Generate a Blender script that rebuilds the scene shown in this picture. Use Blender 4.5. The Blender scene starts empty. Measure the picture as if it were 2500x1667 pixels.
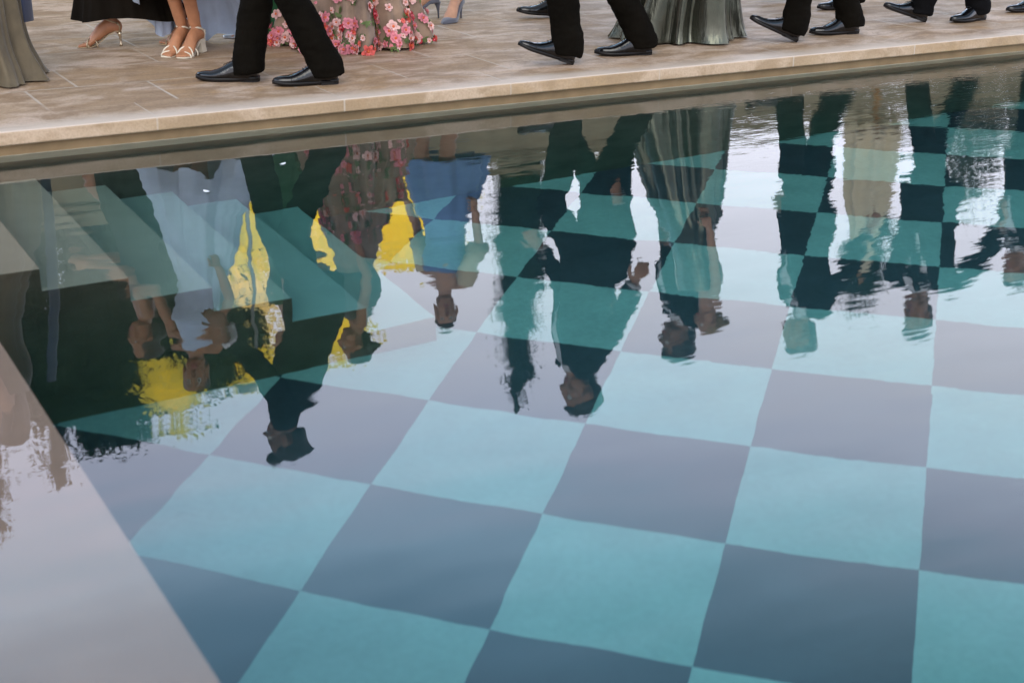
import bpy, math, random
import numpy as np
from mathutils import Vector, noise

SC = bpy.context.scene
COL = SC.collection
A = lambda *a: np.array(a, float)
TAU = 2 * math.pi
HT = 0.102          # top of the coping above the water
HB = 0.046          # underside of the coping
REC = 0.037         # pool wall stands back under the coping
DEPTH = 1.423       # pool depth

# ------------------------------------------------------------------ helpers
def unit(v):
    v = np.asarray(v, float)
    return v / (np.linalg.norm(v) + 1e-12)

class MB:
    """collects shapes and links them as ONE mesh object"""
    def __init__(s):
        s.v, s.f, s.m, s.n = [], [], [], 0
    def add(s, verts, faces, mat=0):
        b = s.n
        s.v.append(np.asarray(verts, float))
        s.n += len(verts)
        for f in faces:
            s.f.append(tuple(b + i for i in f)); s.m.append(mat)
    def loft(s, rings, cap=True, mat=0, closed=True):
        n = len(rings[0]); V = np.concatenate(rings); F = []
        for i in range(len(rings) - 1):
            for j in range(n if closed else n - 1):
                k = (j + 1) % n
                F.append((i*n+j, i*n+k, (i+1)*n+k, (i+1)*n+j))
        if cap:
            F.append(tuple(range(n))[::-1]); F.append(tuple((len(rings)-1)*n + j for j in range(n)))
        s.add(V, F, mat)
    def tube(s, pts, rad, n=12, side=None, cap=True, mat=0, dome=False):
        """tube along pts; rad = number or (a along side, b across); side = hint vector"""
        pts = [np.asarray(p, float) for p in pts]
        rad = [(r, r) if np.isscalar(r) else r for r in rad]
        rings = []
        th = np.linspace(0, TAU, n, endpoint=False)
        u = None
        L = len(pts)
        for i in range(L):
            t = unit(pts[min(i+1, L-1)] - pts[max(i-1, 0)])
            h = side if side is not None else (u if u is not None else (A(0, 0, 1) if abs(t[2]) < .9 else A(1, 0, 0)))
            h = np.asarray(h, float)
            u = unit(h - t * (h @ t)); w = np.cross(t, u)
            rings.append(pts[i] + np.outer(np.cos(th) * rad[i][0], u) + np.outer(np.sin(th) * rad[i][1], w))
            if dome and i in (0, L-1):
                sg = -1 if i == 0 else 1
                r0 = min(rad[i]); extra = []
                for a in (35, 65, 85):
                    c, d = math.cos(math.radians(a)), math.sin(math.radians(a))
                    extra.append(pts[i] + sg * t * r0 * d + np.outer(np.cos(th) * rad[i][0] * c, u) + np.outer(np.sin(th) * rad[i][1] * c, w))
                if i == 0: rings = extra[::-1] + rings
                else: rings += extra
        s.loft(rings, cap, mat)
    def ell(s, c, r, ax=None, n=16, m=10, mat=0):
        """ellipsoid: c centre, r radii along axes ax (3 vectors)"""
        ax = ax if ax is not None else (A(1,0,0), A(0,1,0), A(0,0,1))
        r = (r, r, r) if np.isscalar(r) else r
        th = np.linspace(0, TAU, n, endpoint=False); rings = []
        for ph in np.linspace(-math.pi/2 + .12, math.pi/2 - .12, m):
            rings.append(c + np.outer(np.cos(th)*math.cos(ph)*r[0], ax[0]) + np.outer(np.sin(th)*math.cos(ph)*r[1], ax[1]) + math.sin(ph)*r[2]*ax[2])
        s.loft(rings, True, mat)
    def box(s, c, d, ax=None, mat=0):
        ax = ax if ax is not None else (A(1,0,0), A(0,1,0), A(0,0,1))
        V = []
        for z in (-1, 1):
            for x, y in ((-1,-1), (1,-1), (1,1), (-1,1)):
                V.append(np.asarray(c, float) + ax[0]*x*d[0]/2 + ax[1]*y*d[1]/2 + ax[2]*z*d[2]/2)
        s.add(V, [(3,2,1,0), (4,5,6,7), (0,1,5,4), (1,2,6,5), (2,3,7,6), (3,0,4,7)], mat)
    def quad(s, a, b, c, d, mat=0):
        s.add([a, b, c, d], [(0, 1, 2, 3)], mat)
    def build(s, name, mats, parent=None, smooth=True):
        me = bpy.data.meshes.new(name)
        me.from_pydata(np.concatenate(s.v).tolist(), [], s.f)
        mats = mats if isinstance(mats, (list, tuple)) else [mats]
        for m in mats: me.materials.append(m)
        me.polygons.foreach_set('material_index', s.m)
        me.polygons.foreach_set('use_smooth', [smooth]*len(s.f))
        me.update()
        o = bpy.data.objects.new(name, me); COL.objects.link(o)
        if parent is not None: o.parent = parent
        return o

def remesh(o, voxel, smooth=4, disp=None, factor=.5):
    m = o.modifiers.new('r', 'REMESH'); m.mode = 'VOXEL'; m.voxel_size = voxel; m.use_smooth_shade = True
    if smooth:
        q = o.modifiers.new('s', 'SMOOTH'); q.iterations = smooth; q.factor = factor
    dg = bpy.context.evaluated_depsgraph_get()
    me = bpy.data.meshes.new_from_object(o.evaluated_get(dg))
    old = o.data; mats = list(old.materials)
    o.modifiers.clear(); o.data = me
    me.materials.clear()
    for x in mats: me.materials.append(x)
    bpy.data.meshes.remove(old)
    if disp is not None:
        n = len(me.vertices); co = np.empty(n*3); no = np.empty(n*3)
        me.vertices.foreach_get('co', co); me.vertices.foreach_get('normal', no)
        co = co.reshape(-1, 3); no = no.reshape(-1, 3)
        d = np.array([disp(c) for c in co])
        co = co + no * d[:, None]
        me.vertices.foreach_set('co', co.ravel())
    me.polygons.foreach_set('use_smooth', [True]*len(me.polygons))
    me.update()
    return o

def tag(o, label, cat, group=None, kind=None):
    if kind: o['kind'] = kind
    o['label'] = label; o['category'] = cat
    if group: o['group'] = group
    return o
def thing(name, loc, label, cat, group=None):
    o = bpy.data.objects.new(name, None); COL.objects.link(o); o.location = loc
    o.empty_display_size = .1
    return tag(o, label, cat, group)

# ------------------------------------------------------------------ materials
def mat(name):
    m = bpy.data.materials.new(name); m.use_nodes = True
    nt = m.node_tree
    return m, nt, nt.nodes['Principled BSDF']
def N(nt, typ, **kw):
    n = nt.nodes.new(typ)
    for k, v in kw.items():
        if k in n.inputs.keys() if hasattr(n.inputs, 'keys') else False: n.inputs[k].default_value = v
        else: setattr(n, k, v)
    return n
def coords(nt, scale=(1,1,1), out='Object'):
    t = nt.nodes.new('ShaderNodeTexCoord'); mp = nt.nodes.new('ShaderNodeMapping')
    mp.inputs['Scale'].default_value = scale
    nt.links.new(t.outputs[out], mp.inputs['Vector'])
    return mp.outputs[0]
def ramp(nt, src, stops):
    r = nt.nodes.new('ShaderNodeValToRGB')
    while len(r.color_ramp.elements) < len(stops): r.color_ramp.elements.new(.5)
    for e, (p, c) in zip(r.color_ramp.elements, stops):
        e.position = p; e.color = (*c, 1) if len(c) == 3 else c
    nt.links.new(src, r.inputs[0]); return r.outputs[0]
def noisetex(nt, vec, scale, detail=4, rough=.55, dist=0):
    n = nt.nodes.new('ShaderNodeTexNoise')
    n.inputs['Scale'].default_value = scale; n.inputs['Detail'].default_value = detail
    n.inputs['Roughness'].default_value = rough; n.inputs['Distortion'].default_value = dist
    nt.links.new(vec, n.inputs['Vector']); return n.outputs['Fac']
def mix(nt, fac, a, b, mode='MIX'):
    m = nt.nodes.new('ShaderNodeMix'); m.data_type = 'RGBA'; m.blend_type = mode
    for s, k in ((fac, 0), (a, 6), (b, 7)):
        if hasattr(s, 'is_linked') or hasattr(s, 'links'): nt.links.new(s, m.inputs[k])
        else: m.inputs[k].default_value = s if k == 0 else ((*s, 1) if len(s) == 3 else s)
    return m.outputs[2]
def math_n(nt, op, a, b=None, c=None):
    m = nt.nodes.new('ShaderNodeMath'); m.operation = op
    for i, s in enumerate((a, b, c)):
        if s is None: continue
        if hasattr(s, 'links'): nt.links.new(s, m.inputs[i])
        else: m.inputs[i].default_value = s
    return m.outputs[0]
def bump(nt, bsdf, h, strength=.3, dist=.01):
    b = nt.nodes.new('ShaderNodeBump'); b.inputs['Strength'].default_value = strength; b.inputs['Distance'].default_value = dist
    nt.links.new(h, b.inputs['Height']); nt.links.new(b.outputs[0], bsdf.inputs['Normal'])

def cloth(name, c, rough=.8, var=.25, scale=60, sheen=.3, metal=0, spec=.3, wr=.25, stretch=(1,1,.25)):
    m, nt, b = mat(name)
    v = coords(nt)
    c = np.array(c)
    f = noisetex(nt, v, 9, 5)
    nt.links.new(ramp(nt, f, [(.3, c*(1-var)), (.7, c*(1+var))]), b.inputs['Base Color'])
    b.inputs['Roughness'].default_value = rough; b.inputs['Metallic'].default_value = metal
    b.inputs['Specular IOR Level'].default_value = spec
    b.inputs['Sheen Weight'].default_value = sheen; b.inputs['Sheen Roughness'].default_value = .5
    v2 = coords(nt, stretch)
    bump(nt, b, math_n(nt, 'ADD', noisetex(nt, v2, 14, 3), math_n(nt, 'MULTIPLY', noisetex(nt, v, scale*3, 1), .05)), wr, .02)
    return m
def plain(name, c, rough=.5, metal=0, var=.15, spec=.5, coat=0, scale=20, bmp=.05):
    m, nt, b = mat(name); c = np.array(c)
    f = noisetex(nt, coords(nt), scale, 4)
    nt.links.new(ramp(nt, f, [(.3, c*(1-var)), (.7, np.minimum(c*(1+var), 1))]), b.inputs['Base Color'])
    b.inputs['Roughness'].default_value = rough; b.inputs['Metallic'].default_value = metal
    b.inputs['Specular IOR Level'].default_value = spec
    b.inputs['Coat Weight'].default_value = coat; b.inputs['Coat Roughness'].default_value = .06
    bump(nt, b, f, bmp, .01)
    return m

M = {}
M['suit'] = cloth('black_wool', (.0045, .0035, .0022), .9, .25, 90, .0, spec=.06, wr=.6)
M['suit_navy'] = cloth('midnight_wool', (.0045, .0045, .005), .9, .25, 90, .0, spec=.06, wr=.6)
M['shirt'] = cloth('white_cotton', (.7, .7, .72), .8, .05, 60, .1)
M['patent'] = plain('black_patent_leather', (.003, .003, .0035), .10, 0, .3, .4, .25, 15, .35)
M['sole'] = plain('black_sole_leather', (.006, .005, .0045), .5, 0, .3, .3)
M['lace'] = plain('black_lace', (.006, .006, .006), .6)
M['taupe'] = cloth('taupe_chiffon', (.095, .072, .040), .6, .25, 70, .25, wr=.5)
M['black_dress'] = cloth('black_crepe', (.008, .0058, .0036), .85, .3, 70, .0, spec=.08)
M['blue'] = cloth('pale_blue_cotton', (.50, .61, .78), .85, .1, 90, .3)
M['blue2'] = cloth('cornflower_chiffon', (.15, .27, .52), .8, .12, 90, .3)
M['green'] = cloth('emerald_crepe', (.012, .085, .026), .6, .25, 80, .2)
M['satin'] = cloth('grey_green_satin', (.095, .098, .076), .25, .12, 80, .0, metal=.9, spec=.5, wr=.5)
M['cream'] = cloth('cream_canvas', (.62, .55, .38), .85, .06, 50, .1)
M['sash'] = cloth('navy_silk', (.03, .045, .10), .5, .2)
M['top_dark'] = cloth('dark_lace', (.05, .04, .035), .8, .3)
M['pump'] = cloth('grey_suede', (.10, .105, .135), .75, .12, 120, .4)
M['gold'] = plain('pale_gold_leather', (.42, .32, .20), .35, .4, .15)
M['goldmetal'] = plain('gilt_heel', (.6, .5, .35), .2, .9)
M['white_leather'] = plain('cream_leather', (.68, .60, .47), .45, 0, .08)
M['silver'] = plain('silver_leather', (.5, .5, .5), .3, .7)
def skin(name, c):
    m, nt, b = mat(name); c = np.array(c)
    v = coords(nt)
    col = ramp(nt, noisetex(nt, v, 22, 5), [(.3, c*.86), (.7, c*1.12)])
    nt.links.new(col, b.inputs['Base Color']); b.inputs['Roughness'].default_value = .48
    b.inputs['Subsurface Weight'].default_value = .12; b.inputs['Subsurface Radius'].default_value = (.02, .008, .004)
    bump(nt, b, noisetex(nt, v, 240, 3), .06, .004)
    return m
SK = [skin('tanned_skin', (.42, .185, .09)), skin('fair_skin', (.50, .27, .17)), skin('brown_skin', (.26, .12, .065))]
M['nail'] = plain('red_nail', (.4, .05, .04), .25, 0, .05)
M['lip'] = plain('lip', (.42, .13, .11), .4, 0, .05)
M['eye'] = plain('eye_white', (.7, .68, .64), .15, 0, .03)
M['iris'] = plain('dark_iris', (.03, .02, .012), .1, 0, .2)
def hairmat(name, c):
    m, nt, b = mat(name); c = np.array(c)
    v = coords(nt, (1, 1, .15))
    f = noisetex(nt, v, 160, 4)
    nt.links.new(ramp(nt, f, [(.3, c*.5), (.7, c*1.5)]), b.inputs['Base Color'])
    b.inputs['Roughness'].default_value = .45; bump(nt, b, f, .6, .004)
    return m
HAIR = {'dark': hairmat('dark_brown_hair', (.018, .011, .007)), 'brown': hairmat('brown_hair', (.06, .032, .016)),
        'blond': hairmat('blond_hair', (.34, .22, .10)), 'grey': hairmat('grey_hair', (.16, .15, .145))}

# stone of the deck and coping ---------------------------------------------------
def stone(name, bw, rh, xo, yo, mortar, offset, edge=False):
    m, nt, b = mat(name)
    t = nt.nodes.new('ShaderNodeTexCoord')
    mp = nt.nodes.new('ShaderNodeMapping'); mp.inputs['Location'].default_value = (-xo, -yo, 0)
    nt.links.new(t.outputs['Object'], mp.inputs['Vector'])
    br = nt.nodes.new('ShaderNodeTexBrick')
    br.offset = offset; br.offset_frequency = 2; br.squash = .62 if not edge else 1; br.squash_frequency = 3
    br.inputs['Scale'].default_value = 1; br.inputs['Brick Width'].default_value = bw; br.inputs['Row Height'].default_value = rh
    br.inputs['Mortar Size'].default_value = mortar; br.inputs['Mortar Smooth'].default_value = .3; br.inputs['Bias'].default_value = 0
    br.inputs['Color1'].default_value = (0, 0, 0, 1); br.inputs['Color2'].default_value = (1, 1, 1, 1); br.inputs['Mortar'].default_value = (.5, .5, .5, 1)
    nt.links.new(mp.outputs[0], br.inputs['Vector'])
    v = coords(nt); vs = coords(nt, (.8, 1.15, 1))
    vs2 = coords(nt, (.7, 1.4, 1))
    # base hue per slab
    base = ramp(nt, br.outputs['Color'], [(0, (.36, .225, .115)), (.3, (.33, .225, .14)), (.6, (.39, .275, .18)), (1, (.34, .25, .18))])
    veil = noisetex(nt, vs, 3.6, 6, .6, .6)
    c1 = mix(nt, ramp(nt, veil, [(.42, (0,0,0)), (.58, (.85,.85,.85))]), base, (.52, .39, .30))
    streak = noisetex(nt, vs2, 7, 6, .62, .6)
    c2 = mix(nt, ramp(nt, streak, [(.45, (0,0,0)), (.60, (.85,.85,.85))]), c1, (.255, .165, .098))
    spk = noisetex(nt, v, 95, 3, .6)
    c3 = mix(nt, .45, c2, ramp(nt, spk, [(.28, (.25,.2,.15)), (.5, (.5,.5,.5)), (.75, (.72,.7,.68))]), 'OVERLAY')
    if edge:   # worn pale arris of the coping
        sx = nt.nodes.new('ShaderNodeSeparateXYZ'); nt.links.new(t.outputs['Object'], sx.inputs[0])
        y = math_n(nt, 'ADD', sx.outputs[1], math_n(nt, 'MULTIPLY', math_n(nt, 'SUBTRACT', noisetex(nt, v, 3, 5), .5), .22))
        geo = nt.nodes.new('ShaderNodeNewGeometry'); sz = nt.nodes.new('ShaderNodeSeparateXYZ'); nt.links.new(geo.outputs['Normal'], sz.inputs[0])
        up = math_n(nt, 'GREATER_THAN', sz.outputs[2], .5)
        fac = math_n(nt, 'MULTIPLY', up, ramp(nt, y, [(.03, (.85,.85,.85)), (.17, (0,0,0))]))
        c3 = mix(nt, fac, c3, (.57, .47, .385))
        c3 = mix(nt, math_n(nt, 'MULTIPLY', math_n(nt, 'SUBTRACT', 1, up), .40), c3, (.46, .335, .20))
    col = mix(nt, math_n(nt, 'MULTIPLY', br.outputs['Fac'], ramp(nt, noisetex(nt, v, 1.7, 3), [(.35, (.15,)*3), (.62, (.9,)*3)])), c3, (.52, .45, .38))
    nt.links.new(col, b.inputs['Base Color'])
    nt.links.new(ramp(nt, veil, [(.3, (.62,)*3), (.7, (.42,)*3)]), b.inputs['Roughness'])
    b.inputs['Specular IOR Level'].default_value = .25
    h = math_n(nt, 'ADD', math_n(nt, 'MULTIPLY', spk, .25), math_n(nt, 'MULTIPLY', veil, .6))
    h = math_n(nt, 'SUBTRACT', h, math_n(nt, 'MULTIPLY', br.outputs['Fac'], .35))
    bump(nt, b, h, .35, .012)
    return m
M['deck'] = stone('sandstone_paving', .86, .47, 1.45, .335, .007, .42)
M['coping'] = stone('sandstone_coping', .802, 1.2, 1.571, -.6, .0045, 0, True)

def pooltile():
    m, nt, b = mat('pool_checker_tile')
    t = nt.nodes.new('ShaderNodeTexCoord')
    mp = nt.nodes.new('ShaderNodeMapping'); mp.vector_type = 'TEXTURE'
    mp.inputs['Location'].default_value = (1.1874, -2.4385, 0); mp.inputs['Rotation'].default_value = (0, 0, -math.pi/4)
    mp.inputs['Scale'].default_value = (.53, .53, 1)
    nt.links.new(t.outputs['Object'], mp.inputs['Vector'])
    s = nt.nodes.new('ShaderNodeSeparateXYZ'); nt.links.new(mp.outputs[0], s.inputs[0])
    c = nt.nodes.new('ShaderNodeCombineXYZ'); nt.links.new(s.outputs[0], c.inputs[0]); nt.links.new(s.outputs[1], c.inputs[1]); c.inputs[2].default_value = .5
    ch = nt.nodes.new('ShaderNodeTexChecker'); ch.inputs['Scale'].default_value = 1
    nt.links.new(c.outputs[0], ch.inputs['Vector'])
    v = coords(nt); f = noisetex(nt, v, 5, 5); f2 = noisetex(nt, v, 40, 2)
    light = ramp(nt, f, [(.3, np.array(TILE_L)*.92), (.7, np.array(TILE_L)*1.08)])
    dark = ramp(nt, f, [(.3, np.array(TILE_D)*.85), (.7, np.array(TILE_D)*1.15)])
    col = mix(nt, ch.outputs['Fac'], dark, light)
    nt.links.new(mix(nt, .12, col, ramp(nt, f2, [(.3, (.3,)*3), (.7, (.7,)*3)]), 'OVERLAY'), b.inputs['Base Color'])
    b.inputs['Roughness'].default_value = .5
    return m
TILE_L = (.29, .375, .355); TILE_D = (.045, .050, .064)
M['tile'] = pooltile()
def stepmat():
    m, nt, b = mat('pool_step_tile'); v = coords(nt)
    t = nt.nodes.new('ShaderNodeTexCoord'); sx = nt.nodes.new('ShaderNodeSeparateXYZ'); nt.links.new(t.outputs['Object'], sx.inputs[0])
    f = noisetex(nt, v, 6, 4)
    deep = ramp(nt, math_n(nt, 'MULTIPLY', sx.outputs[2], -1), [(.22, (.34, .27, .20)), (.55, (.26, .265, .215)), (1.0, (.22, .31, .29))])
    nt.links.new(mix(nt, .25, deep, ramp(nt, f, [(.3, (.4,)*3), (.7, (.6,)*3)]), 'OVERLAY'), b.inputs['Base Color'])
    b.inputs['Roughness'].default_value = .7; bump(nt, b, f, .1, .01)
    return m
M['step'] = stepmat()
M['poolwall'] = plain('pool_wall_tile', (.105, .100, .080), .6, 0, .2, .3, 0, 6, .05)
M['ledge'] = plain('pool_ledge_plaster', (.26, .186, .142), .7, 0, .07, .3, 0, 5, .08)
def bandmat():
    m, nt, b = mat('pool_band_stone'); v = coords(nt)
    t = nt.nodes.new('ShaderNodeTexCoord'); sx = nt.nodes.new('ShaderNodeSeparateXYZ'); nt.links.new(t.outputs['Object'], sx.inputs[0])
    f = noisetex(nt, v, 9, 5)
    dry = ramp(nt, f, [(.3, (.19, .12, .052)), (.7, (.27, .175, .082))]); underwater_lift = ramp(nt, f, [(.3, (.42, .40, .32)), (.7, (.52, .48, .38))])  # stone below the water coloured paler, making up for the dim light there
    nt.links.new(mix(nt, math_n(nt, 'GREATER_THAN', sx.outputs[2], .001), underwater_lift, dry), b.inputs['Base Color'])
    b.inputs['Roughness'].default_value = .65; bump(nt, b, f, .2, .01)
    return m
M['wallband'] = bandmat()

def watermat():
    m, nt, b = mat('pool_water')
    b.inputs['Base Color'].default_value = (1, 1, 1, 1); b.inputs['Roughness'].default_value = 0.0
    b.inputs['IOR'].default_value = 1.333; b.inputs['Transmission Weight'].default_value = 1.0
    t = nt.nodes.new('ShaderNodeTexCoord')
    s = nt.nodes.new('ShaderNodeSeparateXYZ'); nt.links.new(t.outputs['Object'], s.inputs[0])
    def rip(scale, rot, st, detail, dist=0):
        mp = nt.nodes.new('ShaderNodeMapping'); mp.inputs['Rotation'].default_value = (0, 0, rot); mp.inputs['Scale'].default_value = st
        nt.links.new(t.outputs['Object'], mp.inputs['Vector'])
        return noisetex(nt, mp.outputs[0], scale, detail, .5, dist)
    big = rip(1.6, .5, (.7, 1.6, 1), 2)
    mid = rip(6.5, .52, (.45, 1.5, 1), 2, .4)
    fine = rip(26, .5, (.35, 1.6, 1), 2, .3)
    # wind patch: calm on the left and near, ruffled far on the right
    g = math_n(nt, 'ADD', math_n(nt, 'MULTIPLY', math_n(nt, 'SUBTRACT', s.outputs[0], 4.2), .36), math_n(nt, 'MULTIPLY', math_n(nt, 'ADD', s.outputs[1], 1.4), .30))
    patch = math_n(nt, 'ADD', g, math_n(nt, 'MULTIPLY', math_n(nt, 'SUBTRACT', rip(.9, .2, (1, 1, 1), 2), .5), 1.3))
    w = ramp(nt, patch, [(.0, (0,)*3), (.9, (1,)*3)])
    calm = math_n(nt, 'ADD', .12, math_n(nt, 'MULTIPLY', ramp(nt, math_n(nt, 'MULTIPLY', math_n(nt, 'ADD', s.outputs[0], 0), .2), [(.30, (0,)*3), (.95, (1,)*3)]), .88))
    soft = rip(3.2, .45, (.7, 1.3, 1), 1, .2)
    h = math_n(nt, 'ADD', math_n(nt, 'MULTIPLY', big, .0022), math_n(nt, 'MULTIPLY', soft, .0008))
    h = math_n(nt, 'ADD', h, math_n(nt, 'MULTIPLY', mid, math_n(nt, 'MULTIPLY', calm, .0010)))
    h = math_n(nt, 'ADD', h, math_n(nt, 'MULTIPLY', fine, math_n(nt, 'ADD', math_n(nt, 'MULTIPLY', calm, .00022), math_n(nt, 'MULTIPLY', w, .0011))))
    bp = nt.nodes.new('ShaderNodeBump'); bp.inputs['Strength'].default_value = 1; bp.inputs['Distance'].default_value = 1
    nt.links.new(h, bp.inputs['Height']); nt.links.new(bp.outputs[0], b.inputs['Normal'])
    va = nt.nodes.new('ShaderNodeVolumeAbsorption'); va.inputs['Color'].default_value = (.42, .88, .87, 1); va.inputs['Density'].default_value = .50
    nt.links.new(va.outputs[0], nt.nodes['Material Output'].inputs['Volume'])
    return m
M['water'] = watermat()

def leafmat(name, c, c2, trans=.35, glow=0):
    m, nt, b = mat(name)
    f = noisetex(nt, coords(nt), 1.1, 4)
    oi = noisetex(nt, coords(nt), 17, 2)
    col = mix(nt, ramp(nt, oi, [(.35, (0,)*3), (.65, (1,)*3)]), ramp(nt, f, [(.35, c), (.65, c2)]), c2)
    nt.links.new(col, b.inputs['Base Color']); b.inputs['Roughness'].default_value = .6; b.inputs['Specular IOR Level'].default_value = .25
    tr = nt.nodes.new('ShaderNodeBsdfTranslucent'); nt.links.new(col, tr.inputs['Color'])
    ms = nt.nodes.new('ShaderNodeMixShader'); ms.inputs[0].default_value = trans
    nt.links.new(b.outputs[0], ms.inputs[1]); nt.links.new(tr.outputs[0], ms.inputs[2])
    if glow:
        nt.links.new(col, b.inputs['Emission Color']); b.inputs['Emission Strength'].default_value = glow  # emission added to leaves that are no lamp, stands in for sunlight
    nt.links.new(ms.outputs[0], nt.nodes['Material Output'].inputs['Surface'])
    return m
M['leaf_dark'] = leafmat('evergreen_leaf', (.012, .028, .012), (.03, .06, .018))
M['leaf_cyp'] = leafmat('cypress_leaf', (.010, .030, .016), (.022, .055, .026), .2)
M['leaf_olive'] = leafmat('olive_leaf', (.05, .075, .045), (.10, .13, .085))
M['leaf_yellow_glow'] = leafmat('yellow_blossom_glow', (.80, .66, .05), (.88, .78, .12), .5, 1.7)  # petals given added emission to look as bright as sunlit ones
M['leaf_cream_glow'] = leafmat('pale_blossom_glow', (.90, .76, .34), (.92, .80, .44), .5, 1.7)  # same added emission, sunlit brightness put into the petals
M['bark'] = plain('bark', (.10, .075, .055), .9, 0, .3, .2, 0, 25, .6)
M['wallstone'] = plain('garden_wall_stone', (.24, .20, .13), .85, 0, .22, .2, 0, 2.5, .4)
M['wood'] = plain('teak', (.34, .17, .05), .5, 0, .2)
M['metal'] = plain('painted_grey_metal', (.32, .32, .33), .4, .3)
def grass():
    m, nt, b = mat('lawn')
    v = coords(nt)
    nt.links.new(ramp(nt, noisetex(nt, v, 3, 8), [(.3, (.035, .055, .018)), (.7, (.08, .10, .035))]), b.inputs['Base Color'])
    b.inputs['Roughness'].default_value = .9; bump(nt, b, noisetex(nt, v, 40, 4), .6, .05)
    return m
M['grass'] = grass()

# ------------------------------------------------------------------ the setting
def structure(name, mb, m, smooth=False):
    o = mb.build(name, m, None, smooth); o['kind'] = 'structure'; return o
X0, X1, YN = -5.0, 17.0, -5.15      # pool extents (YN = camera-side wall)
LX = 0.5618                         # inner edge of the submerged ledge
# lawn around everything
b = MB(); R = 420
for x0, y0, x1, y1 in ((-R, -R, R, -12), (-R, 8.6, R, R), (-R, -12, -9, 8.6), (23, -12, R, 8.6)):
    b.quad((x0, y0, .085), (x1, y0, .085), (x1, y1, .085), (x0, y1, .085))
structure('ground', b, M['grass'])
# paving
b = MB()
CB = 0.33
for x0, y0, x1, y1 in ((-9, CB, 23, 8.6), (-9, -12, 23, YN-.35), (-9, YN-.35, X0-.35, CB), (X1+.35, YN-.35, 23, CB)):
    b.quad((x0, y0, HT-.002), (x1, y0, HT-.002), (x1, y1, HT-.002), (x0, y1, HT-.002))
structure('deck', b, M['deck'])
# coping with softly rounded front edge
b = MB()
pr = [(CB, HT-.03), (CB, HT), (.010, HT), (.004, HT-.0015), (.0012, HT-.005), (0, HT-.010), (0, HB+.006), (.002, HB+.002), (.006, HB), (.12, HB)]
def copingrun(a, bb, inward, n=60):
    a, bb = np.array(a), np.array(bb); d = unit(bb-a); o = A(-d[1], d[0]) if inward else A(d[1], -d[0])
    V = []
    for t in np.linspace(0, 1, n):
        p = a + (bb-a)*t
        for y, z in pr: V.append((p[0]+o[0]*y, p[1]+o[1]*y, z))
    k = len(pr); F = []
    for i in range(n-1):
        for j in range(k-1): F.append((i*k+j, (i+1)*k+j, (i+1)*k+j+1, i*k+j+1))
    b.add(V, F)
copingrun((X0-.35, 0), (X1+.35, 0), True)
copingrun((X0-.35, YN), (X1+.35, YN), False)
b.quad((X0-.35, YN, HT-.001), (X0, YN, HT-.001), (X0, 0, HT-.001), (X0-.35, 0, HT-.001))
b.quad((X1, YN, HT-.001), (X1+.35, YN, HT-.001), (X1+.35, 0, HT-.001), (X1, 0, HT-.001))
b.quad((X0, YN, HB), (X0, 0, HB), (X0, 0, HT-.001), (X0, YN, HT-.001)); b.quad((X1, 0, HB), (X1, YN, HB), (X1, YN, HT-.001), (X1, 0, HT-.001))
structure('coping', b, M['coping'], False)
# band of stone under the coping, down to below the water line
b = MB()
b.quad((X0, REC, -.10), (X1, REC, -.10), (X1, REC, HB+.004), (X0, REC, HB+.004))
b.quad((X1, YN, -.10), (X0, YN, -.10), (X0, YN, HB+.004), (X1, YN, HB+.004))
b.quad((X1, REC, -.10), (X1, YN, -.10), (X1, YN, HB+.004), (X1, REC, HB+.004))
b.quad((X0, YN, -.10), (X0, REC, -.10), (X0, REC, HB+.004), (X0, YN, HB+.004))
structure('waterline_band', b, M['wallband'])
b = MB()
Z0, Z1 = -DEPTH, -.10
W = REC + .002
b.quad((LX, W, Z0), (X1, W, Z0), (X1, W, Z1), (LX, W, Z1))
b.quad((X1, YN-.002, Z0), (LX, YN-.002, Z0), (LX, YN-.002, Z1), (X1, YN-.002, Z1))
b.quad((X1+.002, REC, Z0), (X1+.002, YN, Z0), (X1+.002, YN, Z1), (X1+.002, REC, Z1))
b.quad((LX, YN, Z0), (LX, REC, Z0), (LX, REC, -.02), (LX, YN, -.02))
structure('pool_wall', b, M['poolwall'])
b = MB(); b.quad((LX-.01, YN-.01, -DEPTH), (X1+.01, YN-.01, -DEPTH), (X1+.01, W+.01, -DEPTH), (LX-.01, W+.01, -DEPTH))
structure('pool_floor', b, M['tile'])
b = MB()
b.quad((X0, YN, -.0127), (LX, YN, -.0127), (LX, REC, -.0127), (X0, REC, -.0127))
b.quad((LX+.0005, YN, -.0127), (LX+.0005, YN, -.06), (LX+.0005, REC, -.06), (LX+.0005, REC, -.0127))
structure('pool_ledge', b, M['ledge'])
# flight of submerged steps along the far wall
b = MB()
SX, TR, SZ, RI, SL = .8166-.2677, .2677, .1818, .2114, 1.338
for k in range(6):
    x0, x1, z = SX + k*TR + (.013 if k == 0 else 0), SX + (k+1)*TR, -(SZ + k*RI)
    zb = -DEPTH
    y0, y1 = REC - SL, REC
    b.quad((x0, y0, z), (x1, y0, z), (x1, y1, z), (x0, y1, z), 0)
    b.quad((x1, y0, z), (x1, y0, max(z-RI, zb)), (x1, y1, max(z-RI, zb)), (x1, y1, z), 0)
    b.quad((x0, y0, z), (x0, y0, zb), (x1, y0, zb), (x1, y0, z), 1)
o = structure('pool_steps', b, [M['step'], plain('step_end_plaster', (.15, .118, .088), .7, 0, .15, .3, 0, 6, .1)])
# the water
b = MB(); b.quad((X0, YN, 0), (X1, YN, 0), (X1, REC, 0), (X0, REC, 0))
structure('water', b, M['water'])

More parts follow.
